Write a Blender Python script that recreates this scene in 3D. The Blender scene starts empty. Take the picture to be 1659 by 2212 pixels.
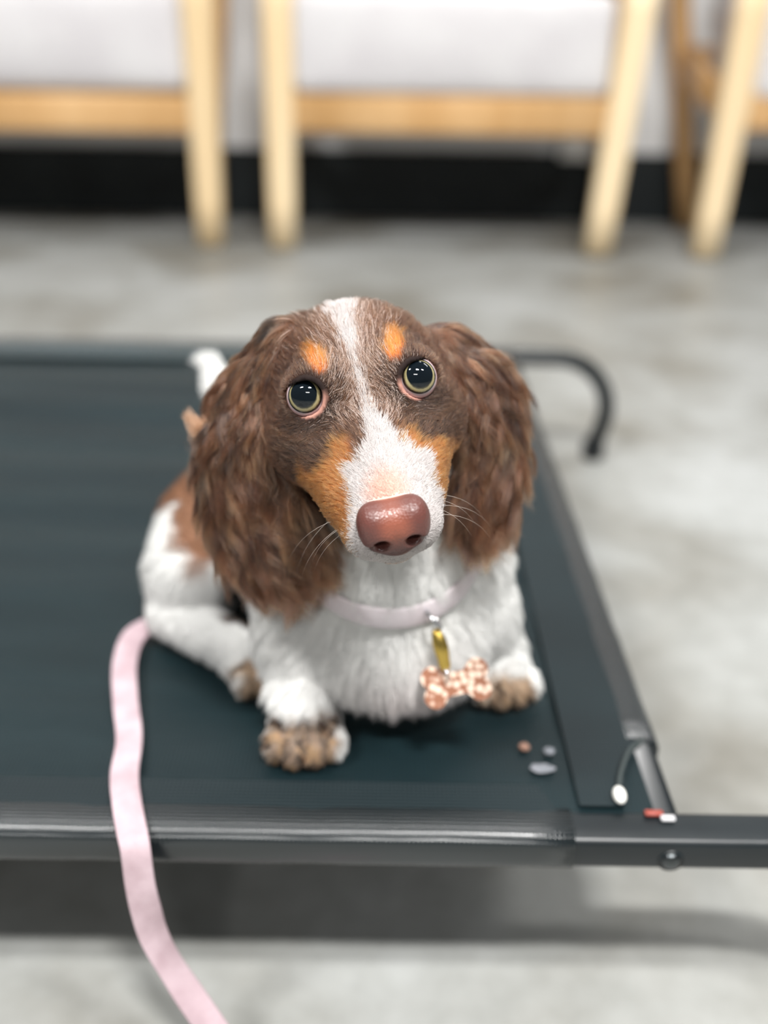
import bpy, bmesh, math, random
import numpy as np
from mathutils import Vector, Matrix

random.seed(4)
rng = np.random.default_rng(11)
scene = bpy.context.scene
COL = scene.collection

# ------------------------------------------------------------------ camera
PITCH, ROLL = math.radians(27.36), math.radians(0.9)
cam = bpy.data.cameras.new('camera')
cam.sensor_fit = 'VERTICAL'
cam.sensor_height = 36.0
cam.lens = 2060.0 / 2212.0 * 36.0
cam.clip_start = 0.02
cam.dof.use_dof = True
cam.dof.focus_distance = 0.376
cam.dof.aperture_fstop = 3.0
cam_ob = bpy.data.objects.new('camera', cam)
COL.objects.link(cam_ob)
vd = Vector((0, math.cos(PITCH), -math.sin(PITCH)))
ru = Vector((1, 0, 0)); up = ru.cross(vd)
rr = math.cos(ROLL) * ru + math.sin(ROLL) * up
uu = -math.sin(ROLL) * ru + math.cos(ROLL) * up
m = Matrix((rr, uu, -vd)).transposed().to_4x4()
m.translation = Vector((0, 0, 0.483))
cam_ob.matrix_world = m
scene.camera = cam_ob

# ------------------------------------------------------------------ light
world = bpy.data.worlds.new('room_light')
scene.world = world
world.use_nodes = True
bg = world.node_tree.nodes['Background']
bg.inputs['Color'].default_value = (0.93, 0.97, 1.0, 1)
bg.inputs['Strength'].default_value = 0.09


def panel_light(name, loc, sx, sy, watts, color=(1.0, 0.985, 0.965)):
    l = bpy.data.lights.new(name, 'AREA')
    l.shape = 'RECTANGLE'; l.size = sx; l.size_y = sy
    l.energy = watts; l.color = color
    o = bpy.data.objects.new(name, l)
    COL.objects.link(o)
    o.location = loc            # ceiling panels: they face straight down
    return o


panel_light('ceiling_lamp', (0.40, -0.75, 2.70), 0.50, 0.16, 82)
panel_light('ceiling_lamp', (1.60, -0.50, 2.70), 0.60, 0.16, 26)
panel_light('ceiling_lamp', (-1.40, -0.50, 2.70), 0.60, 0.16, 52)
panel_light('ceiling_lamp', (0.30, 1.55, 2.70), 1.20, 0.30, 12)
panel_light('ceiling_lamp', (-1.50, 1.55, 2.70), 1.20, 0.30, 12)
panel_light('ceiling_lamp', (2.10, 1.55, 2.70), 1.20, 0.30, 12)
panel_light('ceiling_lamp', (0.00, -2.60, 2.70), 1.20, 0.40, 32)

vs = scene.view_settings
vs.view_transform = 'Standard'
vs.look = 'None'
vs.gamma = 1.0
vs.use_curve_mapping = False
vs.exposure = 0.66
scene.cycles.max_bounces = 8
scene.cycles.diffuse_bounces = 3
scene.cycles.glossy_bounces = 3
scene.cycles.adaptive_threshold = 0.03


# ------------------------------------------------------------------ helpers
def lin(r, g=None, b=None):
    if g is None:
        g = b = r
    f = lambda c: ((c / 255.0 + 0.055) / 1.055) ** 2.4 if c > 10 else c / 255.0 / 12.92
    return (f(r), f(g), f(b))


def tag(o, label=None, cat=None, group=None, kind=None):
    if label: o['label'] = label
    if cat: o['category'] = cat
    if group: o['group'] = group
    if kind: o['kind'] = kind
    return o


def empty(name, loc, label, cat, group=None, rz=0):
    o = bpy.data.objects.new(name, None)
    o.empty_display_size = 0.03
    COL.objects.link(o)
    o.location = loc
    o.rotation_euler = (0, 0, rz)
    return tag(o, label, cat, group)


def link(name, me, mat=None, parent=None, smooth=True):
    o = bpy.data.objects.new(name, me)
    COL.objects.link(o)
    if mat is not None:
        me.materials.append(mat)
    if parent is not None:
        o.parent = parent
        loc = Vector(parent.location)
        p = parent.parent
        while p is not None:
            loc += Vector(p.location); p = p.parent
        if parent.type == 'EMPTY' and parent.rotation_euler.z == 0:
            o.location = -loc       # geometry is given in world coordinates
    if smooth and hasattr(me, 'polygons'):
        me.polygons.foreach_set('use_smooth', np.ones(len(me.polygons), dtype=bool))
    return o


def mesh_np(name, V, Fq):
    me = bpy.data.meshes.new(name)
    me.from_pydata([tuple(v) for v in V], [], [tuple(int(i) for i in f) for f in Fq])
    me.update()
    return me


def bm_mesh(name, bm):
    me = bpy.data.meshes.new(name)
    bmesh.ops.recalc_face_normals(bm, faces=bm.faces)
    bm.to_mesh(me); bm.free()
    return me


def sweep(path, prof, ups=None, closed_prof=True, cap=True, scale=None, twist=None):
    """sweep a 2-D profile (side, up) along a 3-D path; returns a bmesh"""
    bm = bmesh.new()
    path = [Vector(p) for p in path]
    n = len(path)
    rings = []
    for i, p in enumerate(path):
        t = (path[min(i + 1, n - 1)] - path[max(i - 1, 0)]).normalized()
        w = Vector(ups[i]) if ups is not None else Vector((0, 0, 1))
        if abs(t.dot(w.normalized())) > 0.98:
            w = Vector((0, 1, 0)) if abs(t.y) < 0.9 else Vector((1, 0, 0))
        sd = t.cross(w).normalized()
        w = sd.cross(t).normalized()
        a = twist[i] if twist is not None else 0.0
        sd, w = sd * math.cos(a) + w * math.sin(a), w * math.cos(a) - sd * math.sin(a)
        k = scale[i] if scale is not None else 1.0
        rings.append([bm.verts.new(p + sd * (q[0] * k) + w * (q[1] * k)) for q in prof])
    m = len(prof)
    for i in range(n - 1):
        for j in range(m if closed_prof else m - 1):
            bm.faces.new((rings[i][j], rings[i][(j + 1) % m], rings[i + 1][(j + 1) % m], rings[i + 1][j]))
    if cap and closed_prof:
        bm.faces.new(rings[0][::-1]); bm.faces.new(rings[-1])
    return bm


def circle(r, n=14):
    return [(r * math.cos(2 * math.pi * i / n), r * math.sin(2 * math.pi * i / n)) for i in range(n)]


def rrect(w, h, r, n=4):
    pts = []
    for cx, cy, a0 in ((w / 2 - r, h / 2 - r, 0), (-w / 2 + r, h / 2 - r, 90), (-w / 2 + r, -h / 2 + r, 180), (w / 2 - r, -h / 2 + r, 270)):
        for i in range(n + 1):
            a = math.radians(a0 + 90 * i / n)
            pts.append((cx + r * math.cos(a), cy + r * math.sin(a)))
    return pts


def spline(P, n):
    """Catmull-Rom through the points"""
    P = [np.array(p, float) for p in P]
    P = [2 * P[0] - P[1]] + P + [2 * P[-1] - P[-2]]
    out = []
    segs = len(P) - 3
    for k in range(n + 1):
        s = k / n * segs
        i = min(int(s), segs - 1); t = s - i
        a, b, c, d = P[i:i + 4]
        out.append(0.5 * (2 * b + (c - a) * t + (2 * a - 5 * b + 4 * c - d) * t * t + (3 * b - a - 3 * c + d) * t ** 3))
    return out


def bevel_box(cx, cy, cz, sx, sy, sz, bev=0.004, seg=2):
    bm = bmesh.new()
    bmesh.ops.create_cube(bm, size=1.0)
    bmesh.ops.scale(bm, vec=(sx, sy, sz), verts=bm.verts)
    bmesh.ops.translate(bm, vec=(cx, cy, cz), verts=bm.verts)
    if bev > 0:
        bmesh.ops.bevel(bm, geom=list(bm.edges), offset=bev, segments=seg, affect='EDGES', profile=0.5)
    return bm


# ------------------------------------------------------------------ materials
def new_mat(name, color=(0.8, 0.8, 0.8), rough=0.5, spec=0.5, metal=0.0):
    mt = bpy.data.materials.new(name)
    mt.use_nodes = True
    b = mt.node_tree.nodes['Principled BSDF']
    b.inputs['Base Color'].default_value = (*color, 1)
    b.inputs['Roughness'].default_value = rough
    b.inputs['Specular IOR Level'].default_value = spec
    b.inputs['Metallic'].default_value = metal
    return mt


def nodes(mt):
    nt = mt.node_tree
    return nt, nt.nodes, nt.links, nt.nodes['Principled BSDF']


def noise_mat(name, c1, c2, scale, rough=0.6, spec=0.4, detail=4, stretch=(1, 1, 1), lo=0.35, hi=0.65, bump=0.0, bscale=None):
    mt = new_mat(name, c1, rough, spec)
    nt, N, L, b = nodes(mt)
    tc = N.new('ShaderNodeTexCoord'); mp = N.new('ShaderNodeMapping')
    mp.inputs['Scale'].default_value = stretch
    nz = N.new('ShaderNodeTexNoise'); nz.inputs['Scale'].default_value = scale; nz.inputs['Detail'].default_value = detail
    cr = N.new('ShaderNodeValToRGB')
    cr.color_ramp.elements[0].position = lo; cr.color_ramp.elements[0].color = (*c1, 1)
    cr.color_ramp.elements[1].position = hi; cr.color_ramp.elements[1].color = (*c2, 1)
    L.new(tc.outputs['Object'], mp.inputs['Vector']); L.new(mp.outputs['Vector'], nz.inputs['Vector'])
    L.new(nz.outputs['Fac'], cr.inputs['Fac']); L.new(cr.outputs['Color'], b.inputs['Base Color'])
    if bump:
        n2 = N.new('ShaderNodeTexNoise'); n2.inputs['Scale'].default_value = bscale or scale * 4; n2.inputs['Detail'].default_value = 3
        bp = N.new('ShaderNodeBump'); bp.inputs['Strength'].default_value = bump; bp.inputs['Distance'].default_value = 0.002
        L.new(mp.outputs['Vector'], n2.inputs['Vector']); L.new(n2.outputs['Fac'], bp.inputs['Height']); L.new(bp.outputs['Normal'], b.inputs['Normal'])
    return mt


def floor_material():
    mt = new_mat('polished_concrete', rough=0.45, spec=0.35)
    nt, N, L, b = nodes(mt)
    tc = N.new('ShaderNodeTexCoord')
    n1 = N.new('ShaderNodeTexNoise'); n1.inputs['Scale'].default_value = 3.2; n1.inputs['Detail'].default_value = 5; n1.inputs['Distortion'].default_value = 0.6
    n2 = N.new('ShaderNodeTexNoise'); n2.inputs['Scale'].default_value = 38; n2.inputs['Detail'].default_value = 4
    c1 = N.new('ShaderNodeValToRGB')
    e = c1.color_ramp.elements
    e[0].position = 0.34; e[0].color = (*lin(122, 120, 113), 1)
    e[1].position = 0.66; e[1].color = (*lin(164, 166, 165), 1)
    e2 = e.new(0.5); e2.color = (*lin(146, 147, 144), 1)
    c2 = N.new('ShaderNodeValToRGB')
    c2.color_ramp.elements[0].position = 0.35; c2.color_ramp.elements[0].color = (0.86, 0.86, 0.85, 1)
    c2.color_ramp.elements[1].position = 0.7; c2.color_ramp.elements[1].color = (1, 1, 1, 1)
    mx = N.new('ShaderNodeMix'); mx.data_type = 'RGBA'; mx.blend_type = 'MULTIPLY'; mx.inputs['Factor'].default_value = 1.0
    for n in (n1, n2):
        L.new(tc.outputs['Object'], n.inputs['Vector'])
    L.new(n1.outputs['Fac'], c1.inputs['Fac']); L.new(n2.outputs['Fac'], c2.inputs['Fac'])
    L.new(c1.outputs['Color'], mx.inputs[6]); L.new(c2.outputs['Color'], mx.inputs[7])
    L.new(mx.outputs[2], b.inputs['Base Color'])
    return mt


def weave_material(name, base, base2, scale=900.0, rough=0.45, bump=0.5, spec=0.5, sheen=0.0):
    """woven coated mesh: fine crossing threads as relief"""
    mt = new_mat(name, base, rough, spec)
    nt, N, L, b = nodes(mt)
    tc = N.new('ShaderNodeTexCoord')
    w1 = N.new('ShaderNodeTexWave'); w1.bands_direction = 'X'; w1.inputs['Scale'].default_value = scale / 6.283
    w2 = N.new('ShaderNodeTexWave'); w2.bands_direction = 'Y'; w2.inputs['Scale'].default_value = scale / 6.283
    mu = N.new('ShaderNodeMath'); mu.operation = 'MULTIPLY'
    for w in (w1, w2):
        L.new(tc.outputs['Object'], w.inputs['Vector'])
    L.new(w1.outputs['Fac'], mu.inputs[0]); L.new(w2.outputs['Fac'], mu.inputs[1])
    nz = N.new('ShaderNodeTexNoise'); nz.inputs['Scale'].default_value = 9; nz.inputs['Detail'].default_value = 4
    mp = N.new('ShaderNodeMapping'); mp.inputs['Scale'].default_value = (0.5, 2.2, 1)
    L.new(tc.outputs['Object'], mp.inputs['Vector']); L.new(mp.outputs['Vector'], nz.inputs['Vector'])
    cr = N.new('ShaderNodeValToRGB')
    cr.color_ramp.elements[0].position = 0.3; cr.color_ramp.elements[0].color = (*base, 1)
    cr.color_ramp.elements[1].position = 0.75; cr.color_ramp.elements[1].color = (*base2, 1)
    L.new(nz.outputs['Fac'], cr.inputs['Fac']); L.new(cr.outputs['Color'], b.inputs['Base Color'])
    bp = N.new('ShaderNodeBump'); bp.inputs['Strength'].default_value = bump; bp.inputs['Distance'].default_value = 0.0008
    L.new(mu.outputs[0], bp.inputs['Height']); L.new(bp.outputs['Normal'], b.inputs['Normal'])
    b.inputs['Sheen Weight'].default_value = sheen; b.inputs['Sheen Roughness'].default_value = 0.35; b.inputs['Sheen Tint'].default_value = (0.75, 0.9, 0.95, 1)
    return mt


M = {}
M['floor'] = floor_material()
M['wall'] = noise_mat('painted_wall', lin(226, 228, 230), lin(234, 235, 236), 6, rough=0.7, spec=0.2)
M['vinyl'] = noise_mat('black_vinyl_base', lin(24, 29, 31), lin(34, 40, 42), 8, rough=0.55, spec=0.3)
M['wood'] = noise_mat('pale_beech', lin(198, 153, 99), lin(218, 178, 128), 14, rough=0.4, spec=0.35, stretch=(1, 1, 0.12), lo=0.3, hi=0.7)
M['wood_leg_lit'] = noise_mat('pale_beech_leg_lit', lin(232, 204, 160), lin(244, 222, 184), 14, rough=0.4, spec=0.35, stretch=(1, 1, 0.12), lo=0.3, hi=0.7)  # paler beech copy: brightness of the lit front legs put into the colour
M['upholstery'] = noise_mat('white_upholstery', lin(206, 203, 205), lin(216, 214, 215), 7, rough=0.8, spec=0.15, bump=0.15, bscale=220)
M['piping'] = new_mat('upholstery_piping', lin(222, 219, 220), 0.8, 0.1)
M['glide'] = new_mat('felt_glide', lin(200, 198, 192), 0.8, 0.1)
M['plate'] = new_mat('white_plastic', lin(240, 240, 238), 0.35, 0.4)
M['fabric'] = weave_material('black_mesh_fabric', lin(18, 38, 43), lin(28, 50, 55), 900, rough=0.40, bump=0.30, spec=0.6, sheen=0.25)
M['hem_dark'] = weave_material('black_mesh_side_hem', lin(10, 24, 28), lin(16, 31, 35), 900, rough=0.55, bump=0.5, spec=0.35)
M['hem'] = weave_material('black_mesh_hem', lin(11, 19, 22), lin(16, 25, 28), 900, rough=0.27, bump=0.6, spec=0.9)
M['steel'] = noise_mat('black_coated_steel', lin(16, 22, 25), lin(24, 30, 33), 20, rough=0.35, spec=0.5)
M['bolt'] = new_mat('dark_bolt_metal', lin(90, 94, 96), 0.3, 0.5, 1.0)
M['rubber'] = new_mat('black_rubber', lin(20, 24, 26), 0.7, 0.3)
M['cord'] = new_mat('grey_cord', lin(62, 68, 68), 0.8, 0.1)
M['bead'] = new_mat('white_bead', lin(235, 234, 228), 0.4, 0.4)
M['sticker_red'] = new_mat('red_sticker', lin(140, 66, 56), 0.4, 0.4)
M['sticker_white'] = new_mat('white_sticker', lin(190, 190, 192), 0.4, 0.4)

# ------------------------------------------------------------------ setting
bm = bmesh.new()
bmesh.ops.create_grid(bm, x_segments=2, y_segments=2, size=1.0)
bmesh.ops.scale(bm, vec=(4.0, 4.0, 1), verts=bm.verts)
bmesh.ops.translate(bm, vec=(0, -1.33, 0), verts=bm.verts)
tag(link('floor', bm_mesh('floor', bm), M['floor'], smooth=False), 'mottled grey polished concrete floor', None, None, 'structure')

tag(link('wall_back', bm_mesh('wall_back', bevel_box(0, 2.72, 1.4, 8.0, 0.1, 2.8, 0)), M['wall'], smooth=False),
    'white painted wall behind the chairs', None, None, 'structure')
prof = [(-0.006, 0.0), (0.006, 0.0), (0.005, 0.172), (0.002, 0.176), (-0.006, 0.176)]
bm = sweep([(-4, 2.664, 0), (4, 2.664, 0)], [(-a, b) for a, b in prof])
tag(link('baseboard_back', bm_mesh('baseboard_back', bm), M['vinyl'], smooth=False), 'tall black vinyl baseboard along the back wall', None, None, 'structure')


# ------------------------------------------------------------------ chairs
def leg_mesh(name, bottom, top, w0, w1, d0, d1):
    """tapered, softly rounded leg"""
    path = spline([bottom, tuple((np.array(bottom) + np.array(top)) / 2), top], 6)
    n = len(path)
    bm = bmesh.new(); rings = []
    for i, p in enumerate(path):
        t = i / (n - 1)
        pr = rrect(w0 + (w1 - w0) * t, d0 + (d1 - d0) * t, 0.011, 3)
        rings.append([bm.verts.new((p[0] + a, p[1] + b, p[2])) for a, b in pr])
    k = len(rings[0])
    for i in range(n - 1):
        for j in range(k):
            bm.faces.new((rings[i][j], rings[i][(j + 1) % k], rings[i + 1][(j + 1) % k], rings[i + 1][j]))
    bm.faces.new(rings[0][::-1]); bm.faces.new(rings[-1])
    return bm_mesh(name, bm)


def beam_mesh(name, a, b, h, t, r=0.008):
    return bm_mesh(name, sweep([a, b], rrect(t, h, r, 3)))


def cushion_mesh(name, cx, cy, cz, sx, sy, sz, puff=0.012, rot=0.0):
    bm = bevel_box(0, 0, 0, sx, sy, sz, min(sx, sy, sz) * 0.13, 4)
    bmesh.ops.subdivide_edges(bm, edges=[e for e in bm.edges if e.calc_length() > 0.06], cuts=5, use_grid_fill=True)
    for v in bm.verts:
        q = max(0, 1 - (2 * v.co.x / sx) ** 2) * max(0, 1 - (2 * v.co.y / sy) ** 2)
        q2 = max(0, 1 - (2 * v.co.x / sx) ** 2) * max(0, 1 - (2 * v.co.z / sz) ** 2)
        v.co.z += math.copysign(puff * q, v.co.z)
        v.co.y += math.copysign(puff * q2, v.co.y)
    bmesh.ops.rotate(bm, matrix=Matrix.Rotation(rot, 3, 'X'), verts=bm.verts)
    bmesh.ops.translate(bm, vec=(cx, cy, cz), verts=bm.verts)
    return bm_mesh(name, bm)


def armchair(label, fl_b, fl_t, fr_b, fr_t, rl, rr_, zrail=0.297, hrail=0.078, sag=0.0, cush=(0.335, 0.20), rx=(0, 0)):
    """fl/fr: bottom and top of the two front legs; rl/rr_: feet of the rear legs"""
    base = ((fl_b[0] + fr_b[0]) / 2, (fl_b[1] + rl[1]) / 2, 0.0)
    t = empty('armchair', base, label, 'chair', 'armchairs along the wall')
    at = lambda b, tp, z: tuple(np.array(b) + (np.array(tp) - np.array(b)) * (z / tp[2]))
    ztop = 0.60
    legs = []
    for b, tp in ((fl_b, fl_t), (fr_b, fr_t)):
        e = at(b, tp, ztop)
        o = link('front_leg', leg_mesh('front_leg', (b[0], b[1], 0.006), e, 0.060, 0.068, 0.045, 0.05), M['wood_leg_lit'], t)
        link('glide', bm_mesh('glide', sweep([(b[0], b[1], 0), (b[0], b[1], 0.006)], circle(0.017, 12))), M['glide'], t)
        legs.append(e)
    rear = []
    for b, xt in ((rl, rx[0]), (rr_, rx[1])):
        e = (xt, b[1] - 0.03, 0.72)
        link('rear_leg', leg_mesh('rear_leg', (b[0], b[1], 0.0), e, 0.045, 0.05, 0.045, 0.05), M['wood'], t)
        rear.append(e)
    F1, F2 = at(fl_b, fl_t, zrail), at(fr_b, fr_t, zrail)
    zq = (zrail - sag) / 0.72
    R1, R2 = (rl[0] + (rx[0] - rl[0]) * zq, rl[1] - 0.012, zrail - sag), (rr_[0] + (rx[1] - rr_[0]) * zq, rr_[1] - 0.012, zrail - sag)
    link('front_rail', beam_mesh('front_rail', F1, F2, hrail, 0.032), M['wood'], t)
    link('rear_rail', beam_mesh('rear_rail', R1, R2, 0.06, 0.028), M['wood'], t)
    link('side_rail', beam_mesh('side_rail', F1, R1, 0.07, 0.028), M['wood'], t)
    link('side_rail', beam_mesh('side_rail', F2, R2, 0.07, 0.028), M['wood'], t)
    for e, q in zip(legs, rear):
        link('armrest', beam_mesh('armrest', (e[0], e[1] - 0.03, e[2] + 0.012), (q[0], q[1], e[2] + 0.03), 0.026, 0.06), M['wood'], t)
    x0, x1 = F1[0] + 0.030, F2[0] - 0.030
    y0, y1 = min(F1[1], F2[1]) - 0.012, min(R1[1], R2[1]) - 0.03
    cz = cush[0] + cush[1] / 2
    c = link('seat_cushion', cushion_mesh('seat_cushion', (x0 + x1) / 2, (y0 + y1) / 2, cz, x1 - x0, y1 - y0, cush[1]), M['upholstery'], t)
    link('back_cushion', cushion_mesh('back_cushion', (x0 + x1) / 2, y1 - 0.005, 0.70, x1 - x0 - 0.02, 0.10, 0.44, 0.02, -0.08), M['upholstery'], t)
    return t


armchair('pale wooden armchair with white cushion, in full between its two neighbours',
         (-0.2438, 2.262, 0), (-0.2400, 2.262, 0.514), (0.4838, 2.245, 0), (0.5170, 2.255, 0.5245), (-0.282, 2.61, 0), (0.562, 2.61, 0), rx=(-0.262, 0.535))
armchair('pale wooden armchair with white cushion, leftmost, cut by the left edge',
         (-1.145, 2.262, 0), (-1.150, 2.262, 0.51), (-0.4151, 2.275, 0), (-0.4065, 2.262, 0.5117), (-1.13, 2.61, 0), (-0.474, 2.61, 0), zrail=0.290, rx=(-1.14, -0.395))
armchair('pale wooden armchair with white cushion, rightmost, standing at an angle by the right edge',
         (0.7282, 2.232, 0), (0.7470, 2.242, 0.5277), (1.44, 2.36, 0), (1.47, 2.36, 0.53), (0.79, 2.60, 0), (1.38, 2.62, 0), zrail=0.315, sag=-0.09, rx=(0.645, 1.40))

t = empty('wall_box', (0.48, 2.655, 0.20), 'small white box low on the wall behind the middle chair', 'wall box')
link('cover', bm_mesh('cover', bevel_box(0.481, 2.644, 0.200, 0.078, 0.050, 0.072, 0.004)), M['plate'], t)
for dx in (-0.02, 0.02):
    link('socket', bm_mesh('socket', bevel_box(0.481 + dx, 2.617, 0.198, 0.030, 0.006, 0.034, 0.002)), M['plate'], t)

# ------------------------------------------------------------------ dog cot
ZT = 0.138
XL, XR, YF, YB = -0.80, 0.150, 0.331, 1.092
cot = empty('dog_cot', ((XL + XR) / 2, (YF + YB) / 2, 0), 'low raised dog cot of black mesh fabric on a black steel tube frame', 'pet bed')


def cot_z(x, y):
    sag = -0.006 * max(0, 1 - ((x - (XL + XR) / 2) / 0.46) ** 2) * max(0, 1 - ((y - 0.71) / 0.36) ** 2)
    return ZT + sag


bm = bmesh.new()
NX, NY = 110, 150
vv = []
for j in range(NY + 1):
    row = []
    for i in range(NX + 1):
        x = XL + 0.012 + (XR - 0.026 - XL) * i / NX
        y = YF + 0.012 + (YB - YF - 0.024) * j / NY
        e = min(1.0, (y - YF) / 0.06) * min(1.0, (YB - y) / 0.06) * min(1, (XR - x) / 0.05)
        rip = (0.0016 * math.sin(38 * y + 1.3 * math.sin(5 * x)) + 0.0008 * math.sin(93 * y + 2.0 * math.sin(3.1 * x + 1))) * max(0, e)
        back = 0.007 * math.exp(-((y - 0.955) / 0.06) ** 2) - 0.005 * math.exp(-((y - 1.04) / 0.03) ** 2)
        row.append(bm.verts.new((x, y, cot_z(x, y) - 0.0015 + rip + back)))
    vv.append(row)
for j in range(NY):
    for i in range(NX):
        bm.faces.new((vv[j][i], vv[j][i + 1], vv[j + 1][i + 1], vv[j + 1][i]))
bmesh.ops.solidify(bm, geom=list(bm.faces), thickness=0.0014)
link('mesh_sheet', bm_mesh('mesh_sheet', bm), M['fabric'], cot)


def rail_path(y, side_to_side=True):
    """a long rail whose ends bend down into the legs"""
    z = ZT - 0.010
    R = 0.072
    pts = []
    xl, xr = XL - 0.115, XR + 0.125
    lean = 0.006
    for k in range(0, 9):
        a = math.pi / 2 * k / 8
        pts.append((xl + R - R * math.cos(a) + (lean * (1 - k / 8)), y, z - R + R * math.sin(a)))
    pts = [(xl + 0.016, y, 0.012)] + pts
    mid = [(XL, y, z), (XR, y, z)]
    right = []
    for k in range(0, 9):
        a = math.pi / 2 * (1 - k / 8)
        right.append((xr - R + R * math.cos(a) - lean * (k / 8), y, z - R + R * math.sin(a)))
    right.append((xr - 0.016, y, 0.012))
    return pts + mid + right


def rail_ups(path, y):
    return [(0, 1, 0)] * len(path)


for y in (YF + 0.0105, YB):
    path = rail_path(y)
    pr = rrect(0.019, 0.021, 0.004 if y < 0.5 else 0.008, 4)
    bm = sweep(path, pr, ups=rail_ups(path, y))
    rl = link('frame_rail', bm_mesh('frame_rail', bm), M['steel'], cot)
    for q in (path[0], path[-1]):
        link('foot_cap', bm_mesh('foot_cap', sweep([(q[0], q[1], 0.0), (q[0], q[1], 0.022)], circle(0.0135, 14))), M['rubber'], cot)
for x in (XL + 0.010, XR - 0.010):
    bm = sweep([(x, YF + 0.014, ZT - 0.009), (x, YB, ZT - 0.009)], rrect(0.018, 0.015, 0.006, 4))
    link('side_rail', bm_mesh('side_rail', bm), M['steel'], cot)


def sleeve(a, b, w, h, r):
    n = 40
    path = [tuple(np.array(a) + (np.array(b) - np.array(a)) * k / n) for k in range(n + 1)]
    sc = [1 + 0.025 * math.sin(k * 1.9) * math.sin(k * 0.7) for k in range(n + 1)]
    return bm_mesh('sleeve', sweep(path, rrect(w, h, r, 6), scale=sc))


link('sleeve', sleeve((XL + 0.05, YF + 0.0108, ZT - 0.0098), (0.0935, YF + 0.0108, ZT - 0.0098), 0.0255, 0.0235, 0.0085), M['hem'], cot)
link('sleeve', sleeve((XL + 0.05, YB, ZT - 0.0098), (0.0935, YB, ZT - 0.0098), 0.0255, 0.0235, 0.0085), M['hem'], cot)
link('sleeve', sleeve((XR - 0.0105, 0.402, ZT - 0.008), (XR - 0.0105, 1.045, ZT - 0.008), 0.0235, 0.0200, 0.008), M['hem'], cot)
link('sleeve', sleeve((XL + 0.0105, 0.402, ZT - 0.008), (XL + 0.0105, 1.045, ZT - 0.008), 0.0235, 0.0200, 0.008), M['hem'], cot)


def strip(name, pts, mat, th=0.0012):
    bm = bmesh.new()
    v = [bm.verts.new((x, y, ZT + 0.0004)) for x, y in pts]
    f = bm.faces.new(v)
    r = bmesh.ops.extrude_face_region(bm, geom=[f])
    bmesh.ops.translate(bm, vec=(0, 0, th), verts=[g for g in r['geom'] if isinstance(g, bmesh.types.BMVert)])
    return link(name, bm_mesh(name, bm), mat, cot, smooth=False)


strip('hem_band', [(XL + 0.06, 0.346), (0.088, 0.346), (0.080, 0.3665), (XL + 0.06, 0.3665)], M['hem_dark'])
strip('hem_band', [(0.099, 0.352), (0.121, 0.352), (0.128, 0.385), (0.137, 0.400), (0.137, 1.04), (0.099, 1.05)], M['hem_dark'])
strip('hem_band', [(XL + 0.06, 1.035), (0.08, 1.035), (0.09, 1.08), (XL + 0.06, 1.08)], M['fabric'])
# bare corner: bolt through the rail, cord with a bead, small sticker
bm = bmesh.new()
bmesh.ops.create_uvsphere(bm, u_segments=14, v_segments=8, radius=0.0048)
bmesh.ops.scale(bm, vec=(1, 0.55, 1), verts=bm.verts)
bmesh.ops.translate(bm, vec=(0.1405, YF - 0.0002, ZT - 0.0125), verts=bm.verts)
link('bolt_head', bm_mesh('bolt_head', bm), M['bolt'], cot)
link('bolt_washer', bm_mesh('bolt_washer', sweep([(0.1405, YF - 0.0004, ZT - 0.0125), (0.1405, YF + 0.002, ZT - 0.0125)], circle(0.0065, 16))), M['steel'], cot)
cp = spline([(0.1405, 0.398, ZT + 0.004), (0.131, 0.388, ZT + 0.006), (0.123, 0.372, ZT + 0.005), (0.1195, 0.360, ZT + 0.003)], 14)
cd = link('tie_cord', bm_mesh('tie_cord', sweep(cp, circle(0.0012, 8))), M['cord'], cot)
bm = bmesh.new(); bmesh.ops.create_uvsphere(bm, u_segments=14, v_segments=8, radius=0.0042)
bmesh.ops.scale(bm, vec=(0.8, 1.3, 0.8), verts=bm.verts)
bmesh.ops.translate(bm, vec=(0.1190, 0.3565, ZT + 0.0045), verts=bm.verts)
tag(link('cord_bead', bm_mesh('cord_bead', bm), M['bead'], cot), 'white bead on the tie cord')
for nm, x0, x1, y0, y1, mt in (('sticker', 0.1300, 0.1390, 0.3462, 0.3498, 'sticker_red'), ('sticker', 0.1370, 0.1440, 0.3430, 0.3465, 'sticker_white')):
    bm = bevel_box((x0 + x1) / 2, (y0 + y1) / 2, ZT + 0.0012, x1 - x0, y1 - y0, 0.0022, 0.0006, 1)
    tag(link(nm, bm_mesh(nm, bm), M[mt], cot), 'small red sticker' if mt == 'sticker_red' else 'small white sticker')

# ------------------------------------------------------------------ puppy: one continuous body surface from a distance field
HO = np.array((-0.0112, 0.3925, 0.3368))          # centre of the skull
HL = np.array((0.9752, 0.1434, 0.1686))           # towards the dog's left
HF = np.array((0.1766, -0.9634, -0.2019))         # towards the nose
HU = np.array((-0.1334, -0.2267, 0.9648))         # towards the crown
HB = np.stack([HL, HF, HU])                       # rows


def hw(l, f, u):                                  # head millimetres -> world
    return HO + (HL * l + HF * f + HU * u) * 0.001


def hv(l, f, u):
    v = HL * l + HF * f + HU * u
    return v / np.linalg.norm(v)


def head_mm(Pw):
    return ((Pw - HO) @ HB.T) * 1000.0


class Cone:                                       # capsule with two radii
    def __init__(s, a, b, r1, r2, k=0.012):
        s.a, s.b, s.r1, s.r2, s.k = np.array(a, float), np.array(b, float), r1, r2, k
        s.c = (s.a + s.b) / 2; s.R = np.linalg.norm(s.b - s.a) / 2 + max(r1, r2)

    def d(s, P):
        ba = s.b - s.a; pa = P - s.a
        h = np.clip(pa @ ba / max(ba @ ba, 1e-12), 0, 1)
        return np.linalg.norm(pa - h[:, None] * ba, axis=1) - (s.r1 + (s.r2 - s.r1) * h)


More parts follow.
